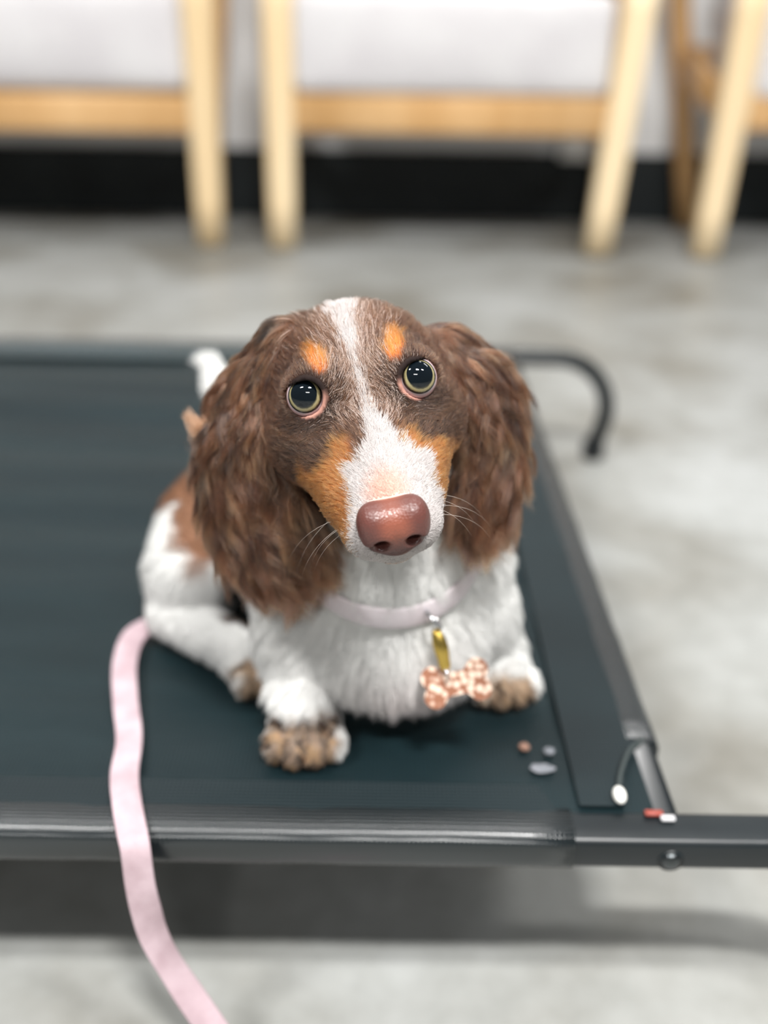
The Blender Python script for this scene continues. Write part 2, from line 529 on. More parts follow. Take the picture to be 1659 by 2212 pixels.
class Ell:                                        # ellipsoid; rows of A are its axes
    def __init__(s, c, r, A=None, k=0.012):
        s.c, s.r, s.k = np.array(c, float), np.array(r, float), k
        s.A = np.eye(3) if A is None else np.array(A, float)
        s.R = max(r)

    def d(s, P):
        q = (P - s.c) @ s.A.T
        k0 = np.linalg.norm(q / s.r, axis=1); k1 = np.linalg.norm(q / s.r ** 2, axis=1)
        return k0 * (k0 - 1) / np.maximum(k1, 1e-9)


def smin(a, b, k):
    h = np.maximum(k - np.abs(a - b), 0) / k
    return np.minimum(a, b) - h * h * k * 0.25


def smax(a, b, k):
    return -smin(-a, -b, k)


def add(D, P, prims):
    for q in prims:
        near = np.linalg.norm(P - q.c, axis=1) < q.R + 0.03
        if near.any():
            D[near] = smin(D[near], q.d(P[near]), q.k)
    return D


def hc(a, b, r1, r2, k=7):
    return Cone(hw(*a), hw(*b), r1 * 1e-3, r2 * 1e-3, k * 1e-3)


def he(c, r, k=7):
    return Ell(hw(*c), np.array(r) * 1e-3, HB, k * 1e-3)


HEAD = [he((0, -5, 0), (37.0, 40, 36.0))]
for sx in (-1, 1):
    HEAD += [he((sx * 17, 16.5, 20), (12.5, 10.5, 10), 9),              # brow
             he((sx * 23.5, 10, -10), (19, 22, 18), 10),            # cheek
             hc((sx * 9, 34, -10), (sx * 7.5, 67, -18.0), 16, 12.5, 7),  # lip
             hc((sx * 19.5, 16, -7), (sx * 11, 48, -12), 18, 14, 9)]
HEAD += [hc((0, 18, 10), (0, 67, -8.0), 15.5, 10.5, 9),            # bridge of the nose
         hc((0, 12, -25), (0, 63, -30), 16, 9, 8)]              # lower jaw
NOSE_C = (0, 77.5, -8.0)
EYES = []
for sx, cc, gz in ((1, (22.3, 20.0, 16.2), (0.04, 0.835, 0.538)), (-1, (-22.0, 17.6, 16.2), (-0.10, 0.843, 0.538))):
    EYES.append((sx, np.array(cc, float), np.array(gz, float) / np.linalg.norm(gz)))
EYE_R = 9.0


def torus_d(P, c, ax, R, r):
    q = P - c
    h = q @ ax
    rad = np.linalg.norm(q - h[:, None] * ax, axis=1)
    return np.sqrt((rad - R) ** 2 + h * h) - r


def ear_prims(path, widths, normal, th, k=0.014):
    """flattened ellipsoids along a hanging ear"""
    out = []
    path = [np.array(p, float) for p in path]
    for i in range(len(path)):
        a = path[min(i + 1, len(path) - 1)] - path[max(i - 1, 0)]
        a /= np.linalg.norm(a)
        n = np.array(normal[i], float); n -= a * (n @ a); n /= np.linalg.norm(n)
        b = np.cross(a, n)
        seg = np.linalg.norm(path[min(i + 1, len(path) - 1)] - path[max(i - 1, 0)]) * 0.5
        out.append(Ell(path[i], (max(seg, widths[i] * 0.9), widths[i], th), np.stack([a, b, n]), k))
    return out


EAR_A_PATH = [(-0.0440, 0.4040, 0.3560), (-0.0560, 0.4060, 0.3390), (-0.0655, 0.4020, 0.3170), (-0.0660, 0.3985, 0.2930), (-0.0590, 0.3950, 0.2750), (-0.0530, 0.3925, 0.2640)]
EAR_B_PATH = [(0.0250, 0.4150, 0.3510), (0.0380, 0.4160, 0.3410), (0.0490, 0.4130, 0.3230), (0.0490, 0.4080, 0.3010), (0.0480, 0.4030, 0.2870)]
EAR_A = ear_prims(EAR_A_PATH, (0.012, 0.017, 0.0205, 0.0215, 0.022, 0.018), [(-0.8, -0.35, 0.5), (-0.75, -0.5, 0.2), (-0.65, -0.65, 0.1), (-0.5, -0.8, 0.1), (-0.35, -0.93, 0.1), (-0.25, -0.95, 0.1)], 0.0055)
EAR_B = ear_prims(EAR_B_PATH, (0.012, 0.016, 0.018, 0.016, 0.013), [(0.7, -0.3, 0.6), (0.8, -0.5, 0.2), (0.75, -0.6, 0.1), (0.7, -0.7, 0.0), (0.6, -0.8, 0.0)], 0.0055)

Zc = 0.138
BODY = [
    Cone(hw(0, -14, -14), (0.000, 0.432, 0.250), 0.030, 0.036, 0.02),            # neck
    Cone((0.004, 0.432, 0.238), (0.006, 0.440, 0.196), 0.040, 0.044, 0.02),      # chest
    Ell((0.006, 0.428, 0.186), (0.047, 0.036, 0.040), None, 0.015),              # breast bone, belly
    Cone((0.000, 0.455, 0.205), (-0.070, 0.575, 0.200), 0.050, 0.047, 0.02),     # trunk
    Cone((-0.080, 0.570, 0.190), (-0.100, 0.565, 0.186), 0.045, 0.036, 0.02),    # croup
    # dog's right foreleg, planted forward
    Cone((-0.042, 0.443, 0.212), (-0.044, 0.434, 0.186), 0.029, 0.023, 0.012),
    Cone((-0.044, 0.430, 0.184), (-0.041, 0.404, 0.158), 0.0195, 0.0135, 0.010),
    Cone((-0.043, 0.404, 0.160), (-0.0405, 0.397, 0.153), 0.0145, 0.0155, 0.006),
    # dog's left foreleg
    Cone((0.040, 0.452, 0.222), (0.048, 0.452, 0.192), 0.028, 0.023, 0.012),
    Cone((0.053, 0.452, 0.190), (0.066, 0.450, 0.160), 0.020, 0.0145, 0.010),
    Cone((0.067, 0.452, 0.160), (0.0685, 0.446, 0.154), 0.0145, 0.0150, 0.006),
    # dog's right hind leg: thigh, shank, foot
    Cone((-0.112, 0.550, 0.182), (-0.116, 0.512, 0.178), 0.036, 0.030, 0.014),
    Cone((-0.116, 0.510, 0.172), (-0.126, 0.500, 0.156), 0.025, 0.0165, 0.010),
    Cone((-0.129, 0.496, 0.154), (-0.080, 0.457, 0.153), 0.0155, 0.0140, 0.008),
    # dog's left hind leg, mostly hidden
    Cone((0.000, 0.575, 0.180), (0.030, 0.530, 0.176), 0.036, 0.030, 0.014),
    Cone((0.034, 0.525, 0.168), (0.044, 0.515, 0.153), 0.022, 0.0150, 0.010),
    Cone((0.044, 0.514, 0.152), (0.030, 0.478, 0.150), 0.0140, 0.0120, 0.008),
]
# tail
TAIL = [(-0.080, 0.612, 0.172), (-0.100, 0.634, 0.196), (-0.110, 0.646, 0.220), (-0.117, 0.656, 0.238), (-0.125, 0.662, 0.253)]
for i in range(4):
    BODY.append(Cone(TAIL[i], TAIL[i + 1], (0.016, 0.012, 0.0095, 0.008)[i], (0.012, 0.0095, 0.008, 0.005)[i], 0.008))


def paw(c, fw, w):
    """four toes side by side in front of the pad"""
    out = []
    c = np.array(c, float); fw = np.array(fw, float); fw /= np.linalg.norm(fw)
    sd = np.array((fw[1], -fw[0], 0))
    out.append(Ell(c, (w * 0.92, w * 1.0, 0.0105), np.stack([fw, sd, (0, 0, 1)]), 0.006))
    for t, fo in ((-0.78, 0.72), (-0.27, 1.05), (0.27, 1.05), (0.78, 0.72)):
        q = c + sd * (t * w) + fw * (fo * w * 0.72) + np.array((0, 0, -0.0006))
        out.append(Ell(q, (w * 0.46, w * 0.34, 0.0085), np.stack([fw, sd, (0, 0, 1)]), 0.0026))
    return out


PAWS = paw((-0.0400, 0.3950, Zc + 0.0105), (0.06, -1, 0), 0.0190) + paw((0.0690, 0.4440, Zc + 0.0105), (0.22, -1, 0), 0.0175) \
    + paw((-0.0735, 0.4500, Zc + 0.0100), (0.62, -0.78, 0), 0.0165) + paw((0.026, 0.4720, Zc + 0.010), (-0.2, -1, 0), 0.0150)


def body_sdf(P, full=True):
    D = np.full(len(P), 0.05)
    add(D, P, BODY); add(D, P, PAWS)
    Dh = np.full(len(P), 0.05)
    add(Dh, P, HEAD)
    for sx, c, g in EYES:                        # lids around each eye
        cw = hw(*c); gw = hv(*g)
        near = np.linalg.norm(P - cw, axis=1) < 0.03
        if near.any():
            Q = P[near]
            t1 = torus_d(Q, cw + gw * gw * 0.0054, gw, 0.0081, 0.0019)
            dd = smin(Dh[near], t1, 0.004)
            dd = smax(dd, -(np.linalg.norm(Q - cw, axis=1) - EYE_R * 1e-3 - 0.0001), 0.0006)
            q = Q - cw + HU * 0.0005; h = q @ gw
            rad = np.linalg.norm(q - h[:, None] * gw, axis=1)
            dd = smax(dd, -np.where(h > 0, rad - 0.0067, 0.02), 0.0015)
            Dh[near] = dd
    De = np.full(len(P), 0.05)
    add(De, P, EAR_A); add(De, P, EAR_B)
    Dh = smin(Dh, De, 0.007)
    D = smin(D, Dh, 0.012)
    # flat soles on the fabric
    D = smax(D, Zc + 0.0004 - P[:, 2], 0.002)
    return D


def surface_nets(fn, lo, hi, h, cf=5):
    lo = np.array(lo); n = np.ceil((np.array(hi) - lo) / (h * cf)).astype(int)
    ax = [lo[i] + (np.arange(n[i]) + 0.5) * h * cf - h * 0.5 for i in range(3)]
    G = np.stack(np.meshgrid(*ax, indexing='ij'), -1).reshape(-1, 3)
    Cv = np.concatenate([fn(G[i:i + 200000]) for i in range(0, len(G), 200000)]).reshape(n)
    act = np.abs(Cv) < h * cf * 1.6
    V = np.repeat(np.repeat(np.repeat(Cv, cf, 0), cf, 1), cf, 2).astype(np.float32)
    idx = np.argwhere(act)
    off = np.stack(np.meshgrid(*[np.arange(cf)] * 3, indexing='ij'), -1).reshape(-1, 3)
    for k in range(0, len(idx), 4000):
        I = (idx[k:k + 4000, None, :] * cf + off[None]).reshape(-1, 3)
        V[I[:, 0], I[:, 1], I[:, 2]] = fn(lo + I * h)
    S = V < 0
    s = [S[a:S.shape[0] - 1 + a, b:S.shape[1] - 1 + b, c:S.shape[2] - 1 + c] for a in (0, 1) for b in (0, 1) for c in (0, 1)]
    anyv = np.logical_or.reduce(s); allv = np.logical_and.reduce(s)
    cell = anyv & ~allv
    ids = np.full(cell.shape, -1, np.int64)
    ci = np.argwhere(cell)
    ids[cell] = np.arange(len(ci))
    acc = np.zeros((len(ci), 3)); cnt = np.zeros(len(ci))
    cor = [(a, b, c) for a in (0, 1) for b in (0, 1) for c in (0, 1)]
    for i in range(8):
        for j in range(i + 1, 8):
            a, b = np.array(cor[i]), np.array(cor[j])
            if abs(a - b).sum() != 1: continue
            pa, pb = ci + a, ci + b
            va, vb = V[pa[:, 0], pa[:, 1], pa[:, 2]], V[pb[:, 0], pb[:, 1], pb[:, 2]]
            x = (va < 0) != (vb < 0)
            t = np.where(x, va / np.where(x, va - vb, 1), 0)
            acc[x] += (pa + (pb - pa) * t[:, None])[x]; cnt[x] += 1
    verts = lo + acc / cnt[:, None] * h
    faces = []
    for axis in range(3):
        o = [0, 0, 0]; o[axis] = 1
        A = S[tuple(slice(0, S.shape[k] - o[k]) for k in range(3))]
        B = S[tuple(slice(o[k], S.shape[k]) for k in range(3))]
        e = np.argwhere(A != B)
        b1, b2 = [(1, 2), (2, 0), (0, 1)][axis]
        ok = (e[:, b1] > 0) & (e[:, b2] > 0) & (e[:, b1] < cell.shape[b1]) & (e[:, b2] < cell.shape[b2]) & (e[:, axis] < cell.shape[axis])
        e = e[ok]
        fl = S[e[:, 0], e[:, 1], e[:, 2]]
        def at_(d1, d2):
            q = e.copy(); q[:, b1] -= d1; q[:, b2] -= d2
            return ids[q[:, 0], q[:, 1], q[:, 2]]
        q = np.stack([at_(1, 1), at_(0, 1), at_(0, 0), at_(1, 0)], 1)
        q[~fl] = q[~fl][:, ::-1]
        faces.append(q)
    return verts, np.concatenate(faces), (V, lo, h)


def grad(fn, P, e=0.0004):
    g = np.zeros_like(P)
    for i in range(3):
        o = np.zeros(3); o[i] = e
        g[:, i] = fn(P + o) - fn(P - o)
    return g / np.maximum(np.linalg.norm(g, axis=1), 1e-12)[:, None]


BV, BF, BGRID = surface_nets(body_sdf, (-0.185, 0.29, 0.130), (0.125, 0.70, 0.395), 0.0013)
BN = grad(body_sdf, BV)
BV = BV - BN * body_sdf(BV)[:, None]
BV[:, 2] = np.maximum(BV[:, 2], Zc + 0.0002)


def grid_sdf(P):
    V, lo, h = BGRID
    q = (P - lo) / h
    i = np.clip(np.floor(q).astype(np.int64), 0, np.array(V.shape) - 2); f = np.clip(q - i, 0, 1)
    o = 0
    for a in (0, 1):
        for b in (0, 1):
            for c in (0, 1):
                w = (f[:, 0] if a else 1 - f[:, 0]) * (f[:, 1] if b else 1 - f[:, 1]) * (f[:, 2] if c else 1 - f[:, 2])
                o = o + w * V[i[:, 0] + a, i[:, 1] + b, i[:, 2] + c]
    return o


# ---- the coat: where each colour grows
def noise3(P, s, seed=0):
    """cheap smooth value noise"""
    q = P * s + 17.3 * seed
    i = np.floor(q).astype(np.int64); f = q - i
    f = f * f * (3 - 2 * f)
    def hsh(a):
        n = a[:, 0] * 374761393 + a[:, 1] * 668265263 + a[:, 2] * 2147483647 + seed * 1013
        n = (n ^ (n >> 13)) * 1274126177
        return ((n ^ (n >> 16)) & 0xffff) / 65535.0
    out = 0
    for a in (0, 1):
        for b in (0, 1):
            for c in (0, 1):
                w = (f[:, 0] if a else 1 - f[:, 0]) * (f[:, 1] if b else 1 - f[:, 1]) * (f[:, 2] if c else 1 - f[:, 2])
                out = out + w * hsh(i + np.array((a, b, c)))
    return out


def sstep(a, b, x):
    t = np.clip((x - a) / (b - a), 0, 1)
    return t * t * (3 - 2 * t)


C_BROWN = np.array(lin(55, 33, 22)); C_DARK = np.array(lin(28, 19, 15)); C_TAN = np.array(lin(144, 88, 42))
C_TAN2 = np.array(lin(164, 88, 28)); C_WHITE = np.array(lin(238, 238, 236)); C_WHITE_HEAD = np.array(lin(198, 192, 190)); C_EAR = np.array(lin(56, 31, 18))  # head white dimmed and body white raised to even out the lighting
C_PINK = np.array(lin(228, 176, 160)); C_PAW = np.array(lin(160, 132, 102)); C_BACK = np.array(lin(132, 96, 74))
C_PAWD = np.array(lin(108, 84, 62))


def regions(P):
    De = np.full(len(P), 0.05); add(De, P, EAR_A); add(De, P, EAR_B)
    Dh = np.full(len(P), 0.05); add(Dh, P, HEAD)
    Dp = np.full(len(P), 0.05); add(Dp, P, PAWS)
    Db = np.full(len(P), 0.05); add(Db, P, BODY)
    return De, Dh, Db, Dp


def mixc(c, t, col):
    return c * (1 - t[:, None]) + np.asarray(col) * t[:, None]


def coat(P, jit=None, dither=None):
    n = len(P)
    De, Dh, Db, Dp = regions(P)
    h = head_mm(P)
    if jit is not None:
        h = h + jit
    Lm, Fm, Um = h[:, 0], h[:, 1], h[:, 2]
    s = 0.625 * Fm - 0.752 * Um
    nz = noise3(P, 160, 1) - 0.5; nz2 = noise3(P, 420, 2) - 0.5
    head = ((Dh < 0.004) & (Dh <= Db + 0.001)) | (Fm > -10) & (Um > -26) & (Dh < 0.01)
    ear = (De < 0.003) & (De < Dh)
    # body
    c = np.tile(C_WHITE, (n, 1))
    back = sstep(0.004, -0.004, np.linalg.norm((P - (-0.095, 0.600, 0.225)) / (0.075, 0.085, 0.060), axis=1) * 0.060 - 0.060 + nz * 0.006)
    back = np.maximum(back, sstep(0.003, -0.003, np.linalg.norm((P - (-0.098, 0.520, 0.222)) / (0.032, 0.062, 0.036), axis=1) * 0.036 - 0.036 + nz * 0.006))
    c = mixc(c, back, C_BACK)
    dt = np.min([Cone(TAIL[i], TAIL[i + 1], 0.012, 0.012).d(P) for i in range(1, 4)], axis=0)
    c = mixc(c, sstep(0.006, 0.002, dt) * sstep(0.185, 0.200, P[:, 2]), C_WHITE)
    flank = sstep(0.003, -0.003, np.linalg.norm((P - (-0.070, 0.480, 0.178)) / (0.030, 0.026, 0.022), axis=1) * 0.022 - 0.022 + nz * 0.005)
    c = mixc(c, flank, C_DARK)
    pk = np.exp(-(np.linalg.norm((P - (0.014, 0.392, 0.176)) / (0.030, 0.03, 0.022), axis=1)) ** 2) * 0.35
    c = mixc(c, pk, lin(232, 205, 204))
    for q, r, col in (((-0.040, 0.381, 0.147), 0.021, C_PAWD), ((-0.068, 0.441, 0.148), 0.015, C_PAW), ((0.071, 0.430, 0.145), 0.016, C_PAW)):
        t = sstep(r + 0.004, r - 0.004, np.linalg.norm(P - np.array(q), axis=1) + nz * 0.012)
        c = mixc(c, t * 0.9, col)
        c = mixc(c, t * sstep(0.1, 0.3, nz2 + nz), C_PAW * 0.9)
        c = mixc(c, t * sstep(-0.12, -0.3, nz2 + nz), C_DARK)
    # head
    hcol = np.tile(C_BROWN, (n, 1))
    dk = sstep(18, 8, np.hypot(np.abs(Lm) - 13, s + 3)) * 0.55 + sstep(22, 6, np.hypot(np.abs(Lm) - 26, s - 16)) * 0.6
    hcol = mixc(hcol, np.clip(dk, 0, 0.85), C_DARK)
    tanc = sstep(24, 29, s + nz * 10 - 0.22 * np.maximum(0, np.abs(Lm) - 20) + (np.abs(Lm) < 17) * 6) * sstep(7, 11, np.abs(Lm))
    tanc = np.maximum(tanc, sstep(-22, -27, Um + nz * 6))
    hcol = mixc(hcol, tanc, C_TAN)
    brow = sstep(1.25, 0.8, np.hypot((np.abs(Lm) - 15.6 + 0.12 * (s + 14)) / 4.0, (s + 13.6) / 6.4) + nz * 0.4)
    hcol = mixc(hcol, brow * (Um > 8), C_TAN2)
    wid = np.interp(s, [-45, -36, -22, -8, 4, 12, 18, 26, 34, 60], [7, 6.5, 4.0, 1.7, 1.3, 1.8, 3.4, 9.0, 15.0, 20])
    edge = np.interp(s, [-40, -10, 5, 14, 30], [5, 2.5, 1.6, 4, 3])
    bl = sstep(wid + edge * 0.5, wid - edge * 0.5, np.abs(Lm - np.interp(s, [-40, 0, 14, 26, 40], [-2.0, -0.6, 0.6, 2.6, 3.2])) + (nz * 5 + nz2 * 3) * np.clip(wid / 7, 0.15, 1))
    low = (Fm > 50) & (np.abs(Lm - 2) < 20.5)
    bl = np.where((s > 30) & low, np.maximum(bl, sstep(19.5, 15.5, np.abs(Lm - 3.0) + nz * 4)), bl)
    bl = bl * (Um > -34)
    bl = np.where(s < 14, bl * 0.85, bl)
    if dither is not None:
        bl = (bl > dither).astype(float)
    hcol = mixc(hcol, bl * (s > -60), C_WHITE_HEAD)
    # pale pink-orange skin just above the nose leather
    po = sstep(11, 2, np.hypot(Lm / 1.15, (Fm - 71) * 0.9)) * (Um > -2) * 0.5
    hcol = mixc(hcol, po, lin(226, 150, 112))
    # throat: white
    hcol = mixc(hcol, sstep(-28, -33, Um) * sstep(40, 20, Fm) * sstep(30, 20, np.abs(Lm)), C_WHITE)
    c = np.where(head[:, None], hcol, c)
    ec = np.tile(C_EAR, (n, 1))
    ec = mixc(ec, sstep(0.55, 0.8, noise3(P, 120, 5)), C_DARK)
    c = np.where(ear[:, None], ec, c)
    nk = (~head) & (~ear) & (P[:, 2] > 0.228 + nz * 0.02) & (((P[:, 1] > 0.445) & (P[:, 1] < 0.53)) | (P[:, 0] < -0.024 + nz * 0.01) | ((P[:, 0] > 0.036 + nz * 0.01) & (P[:, 2] > 0.262))) & (P[:, 1] < 0.53)
    c = np.where(nk[:, None], C_BROWN, c)
    return c, head, ear, s, h, (De, Dh, Db, Dp)


bcol, bhead, bear, bs, bh, bD = coat(BV)
# bare rims of the lids
rim = np.zeros(len(BV))
for sx, c, g in EYES:
    cw = hw(*c); gw = hv(*g); q = BV - cw; hh = q @ gw
    rad = np.linalg.norm(q - hh[:, None] * gw, axis=1)
    rim = np.maximum(rim, sstep(0.0098, 0.0086, rad) * (hh > 0) * (np.linalg.norm(q, axis=1) < 0.02))
    upside = sstep(-0.001, 0.004, q @ HU - 0.45 * (q @ HF))
    rc = np.array(lin(184, 136, 122))[None] * (1 - upside[:, None]) + np.array(lin(34, 24, 22))[None] * upside[:, None]
    w = (sstep(0.0092, 0.0082, rad) * (hh > 0) * (np.linalg.norm(q, axis=1) < 0.02))[:, None]
    bcol = bcol * (1 - w) + rc * w

puppy = empty('puppy', (-0.02, 0.48, Zc), 'long-haired brown, white and tan puppy sitting on the black cot, looking up', 'dog')


def attr_mat(name, rough=0.75, spec=0.2):
    mt = new_mat(name, rough=rough, spec=spec)
    nt, N, L, b = nodes(mt)
    a = N.new('ShaderNodeAttribute'); a.attribute_name = 'coat'
    L.new(a.outputs['Color'], b.inputs['Base Color'])
    return mt


M['skin'] = attr_mat('puppy_skin')
me = mesh_np('body', BV, BF)
ca = me.color_attributes.new('coat', 'FLOAT_COLOR', 'POINT')
ca.data.foreach_set('color', np.concatenate([bcol, np.ones((len(bcol), 1))], 1).astype(np.float32).ravel())
body = link('body', me, M['skin'], puppy)


# ---- nose leather
def nose_sdf(P):
    D = Ell(hw(*NOSE_C), np.array((12.6, 8.8, 9.6)) * 1e-3, HB).d(P)
    for sx in (-1, 1):
        D = smin(D, Ell(hw(sx * 7.2, 79.5, -10.5), np.array((6.0, 6.6, 7.0)) * 1e-3, HB).d(P), 0.004)
    for sx in (-1, 1):
        D = smin(D, Ell(hw(sx * 8.2, 78.0, -3.8), np.array((4.6, 6.0, 5.4)) * 1e-3, HB).d(P), 0.005)
    D = smin(D, Ell(hw(0, 79.5, -17.0), np.array((6.5, 5.0, 5.0)) * 1e-3, HB).d(P), 0.005)
    for sx in (-1, 1):
        D = smax(D, -Cone(hw(sx * 6.0, 88.0, -12.7), hw(sx * 6.6, 80.5, -11.3), 0.0033, 0.0024).d(P), 0.0016)
        D = smax(D, -Cone(hw(sx * 8.0, 86.8, -13.3), hw(sx * 11.6, 82.0, -14.9), 0.0017, 0.0010).d(P), 0.0016)
    D = smax(D, -Cone(hw(0, 87.0, -16.0), hw(0, 84.0, -22.5), 0.0006, 0.0006).d(P), 0.0010)
    return D


c0 = hw(0, 78, -9.5)
NV, NF, _ = surface_nets(nose_sdf, c0 - 0.024, c0 + 0.024, 0.0006, 4)
for _ in range(2):
    NV = NV - grad(nose_sdf, NV, 0.0002) * nose_sdf(NV)[:, None] * 0.8
nh = head_mm(NV)
ncol = np.tile(np.array(lin(94, 56, 50)), (len(NV), 1))
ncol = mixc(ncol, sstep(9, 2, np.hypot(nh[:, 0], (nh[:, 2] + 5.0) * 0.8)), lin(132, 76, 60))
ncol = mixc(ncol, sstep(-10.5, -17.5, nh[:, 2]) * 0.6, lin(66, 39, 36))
M['nose'] = attr_mat('nose_leather', 0.34, 0.5)
nt, N, L, b = nodes(M['nose'])
vo = N.new('ShaderNodeTexVoronoi'); vo.inputs['Scale'].default_value = 1100
tc = N.new('ShaderNodeTexCoord'); bp = N.new('ShaderNodeBump'); bp.inputs['Strength'].default_value = 0.35; bp.inputs['Distance'].default_value = 0.0004
L.new(tc.outputs['Object'], vo.inputs['Vector']); L.new(vo.outputs['Distance'], bp.inputs['Height']); L.new(bp.outputs['Normal'], b.inputs['Normal'])
me = mesh_np('nose', NV, NF)
ca = me.color_attributes.new('coat', 'FLOAT_COLOR', 'POINT')
ca.data.foreach_set('color', np.concatenate([ncol, np.ones((len(ncol), 1))], 1).astype(np.float32).ravel())
tag(link('nose', me, M['nose'], puppy), 'pinkish brown bare nose leather')

# ---- eyes
def eye_mat(name, stops):
    """rings by distance from the optical axis (object-space x, y), wet surface"""
    mt = new_mat(name, rough=0.3, spec=0.0)
    nt, N, L, b = nodes(mt)
    b.inputs['Coat Weight'].default_value = 1.0; b.inputs['Coat Roughness'].default_value = 0.015
    tc = N.new('ShaderNodeTexCoord'); sp = N.new('ShaderNodeSeparateXYZ'); cb = N.new('ShaderNodeCombineXYZ')
    ln = N.new('ShaderNodeVectorMath'); ln.operation = 'LENGTH'
    mr = N.new('ShaderNodeMapRange'); mr.inputs['From Max'].default_value = 0.010
    nz = N.new('ShaderNodeTexNoise'); nz.inputs['Scale'].default_value = 900
    ad = N.new('ShaderNodeMath'); ad.operation = 'MULTIPLY_ADD'; ad.inputs[1].default_value = 0.05; 
    cr = N.new('ShaderNodeValToRGB'); cr.color_ramp.elements.remove(cr.color_ramp.elements[1])
    for i, (p, c) in enumerate(stops):
        e = cr.color_ramp.elements[0] if i == 0 else cr.color_ramp.elements.new(p)
        e.position = p; e.color = (*c, 1)
    L.new(tc.outputs['Object'], sp.inputs[0]); L.new(sp.outputs[0], cb.inputs[0]); L.new(sp.outputs[1], cb.inputs[1])
    L.new(cb.outputs[0], ln.inputs[0]); L.new(ln.outputs['Value'], mr.inputs['Value'])
    L.new(tc.outputs['Object'], nz.inputs['Vector'])
    L.new(nz.outputs['Fac'], ad.inputs[0]); L.new(mr.outputs[0], ad.inputs[2])
    L.new(ad.outputs[0], cr.inputs['Fac']); L.new(cr.outputs['Color'], b.inputs['Base Color'])
    return mt


M['sclera'] = eye_mat('eye_white', [(0.0, lin(20)), (0.69, lin(30, 24, 22)), (0.73, lin(176, 168, 174)), (0.86, lin(200, 160, 160))])
M['iris'] = eye_mat('olive_iris', [(0.0, lin(20, 22, 20)), (0.53, lin(52, 50, 38)), (0.585, lin(150, 142, 106)), (0.64, lin(140, 130, 92)), (0.68, lin(40, 33, 28)), (0.74, lin(20, 16, 16))])
M['pupil'] = eye_mat('dark_pupil', [(0.0, lin(8, 14, 19)), (0.5, lin(10, 17, 22))])


def cap(r, ang, n=40, k=14, full=False):
    bm = bmesh.new()
    top = bm.verts.new((0, 0, r)); prev = None
    for i in range(1, k + 1):
        a = ang * i / k
        ring = [bm.verts.new((r * math.sin(a) * math.cos(2 * math.pi * j / n), r * math.sin(a) * math.sin(2 * math.pi * j / n), r * math.cos(a))) for j in range(n)]
        for j in range(n):
            if prev is None: bm.faces.new((top, ring[j], ring[(j + 1) % n]))
            else: bm.faces.new((prev[j], ring[j], ring[(j + 1) % n], prev[(j + 1) % n]))
        prev = ring
    return bm


for sx, c, g in EYES:
    gaze = np.array((-0.25, 0.80, 0.58)) if sx < 0 else np.array((0.16, 0.80, 0.58))
    gaze = gaze + np.array((0.02, 0, 0.02))
    z = Vector(hv(*gaze)); x = Vector(HL); y = z.cross(x).normalized(); x = y.cross(z)
    mm = Matrix((x, y, z)).transposed().to_4x4()
    e = link('eye', bm_mesh('eye', cap(EYE_R * 1e-3, math.pi * 0.98, 48, 32)), M['sclera'], puppy)
    e.matrix_local = Matrix.Translation(Vector(hw(*c)) - Vector(puppy.location)) @ mm
    i_ = link('iris', bm_mesh('iris', cap(EYE_R * 1e-3 + 0.00012, math.asin(0.0070 / 0.009))), M['iris'], e)
    p_ = link('pupil', bm_mesh('pupil', cap(EYE_R * 1e-3 + 0.0002, math.asin(0.0053 / 0.009))), M['pupil'], e)
    p_.rotation_euler = (-0.10, 0, 0)

# ---- fur: short on the face, feathered and wavy on the ears
def norm(v):
    return v / np.maximum(np.linalg.norm(v, axis=1), 1e-9)[:, None]


def path_field(P, path):
    """parameter along a poly-line, its tangent and the offset from it"""
    path = np.array(path, float)
    best = np.full(len(P), 1e9); tt = np.zeros(len(P)); tn = np.zeros((len(P), 3)); off = np.zeros((len(P), 3))
    m = len(path) - 1
    for i in range(m):
        ba = path[i + 1] - path[i]; pa = P - path[i]
        h = np.clip(pa @ ba / (ba @ ba), 0, 1)
        o = pa - h[:, None] * ba; d = np.linalg.norm(o, axis=1)
        k = d < best
        best[k] = d[k]; tt[k] = (i + h[k]) / m; tn[k] = ba / np.linalg.norm(ba); off[k] = o[k]
    return tt, tn, off, best


TR = np.concatenate([BF[:, [0, 1, 2]], BF[:, [0, 2, 3]]])
v0, v1, v2 = BV[TR[:, 0]], BV[TR[:, 1]], BV[TR[:, 2]]
area = np.linalg.norm(np.cross(v1 - v0, v2 - v0), axis=1) * 0.5
cen = (v0 + v1 + v2) / 3
thead = bhead[TR[:, 0]]; tear = bear[TR[:, 0]]
tF = head_mm(cen)[:, 1]; tU = head_mm(cen)[:, 2]
dens = np.full(len(TR), 2.6e6)                                  # hairs per square metre
dens[thead] = np.where(tF[thead] > -8, 8.0e6, 3.2e6)
dens[thead & (tF > 50)] = 9.0e6
dens[tear] = 4.2e6
dens[cen[:, 2] < Zc + 0.004] = 0
pr_ = area * dens
NH = int(pr_.sum())
pick = rng.choice(len(TR), NH, p=pr_ / pr_.sum())
a, b_ = rng.random(NH), rng.random(NH)
fl = a + b_ > 1; a[fl], b_[fl] = 1 - a[fl], 1 - b_[fl]
R = v0[pick] + (v1 - v0)[pick] * a[:, None] + (v2 - v0)[pick] * b_[:, None]
Nn = norm(BN[TR[pick, 0]] * (1 - a - b_)[:, None] + BN[TR[pick, 1]] * a[:, None] + BN[TR[pick, 2]] * b_[:, None])
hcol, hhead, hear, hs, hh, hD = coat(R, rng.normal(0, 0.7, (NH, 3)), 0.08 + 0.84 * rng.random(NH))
Lm, Fm, Um = hh[:, 0], hh[:, 1], hh[:, 2]

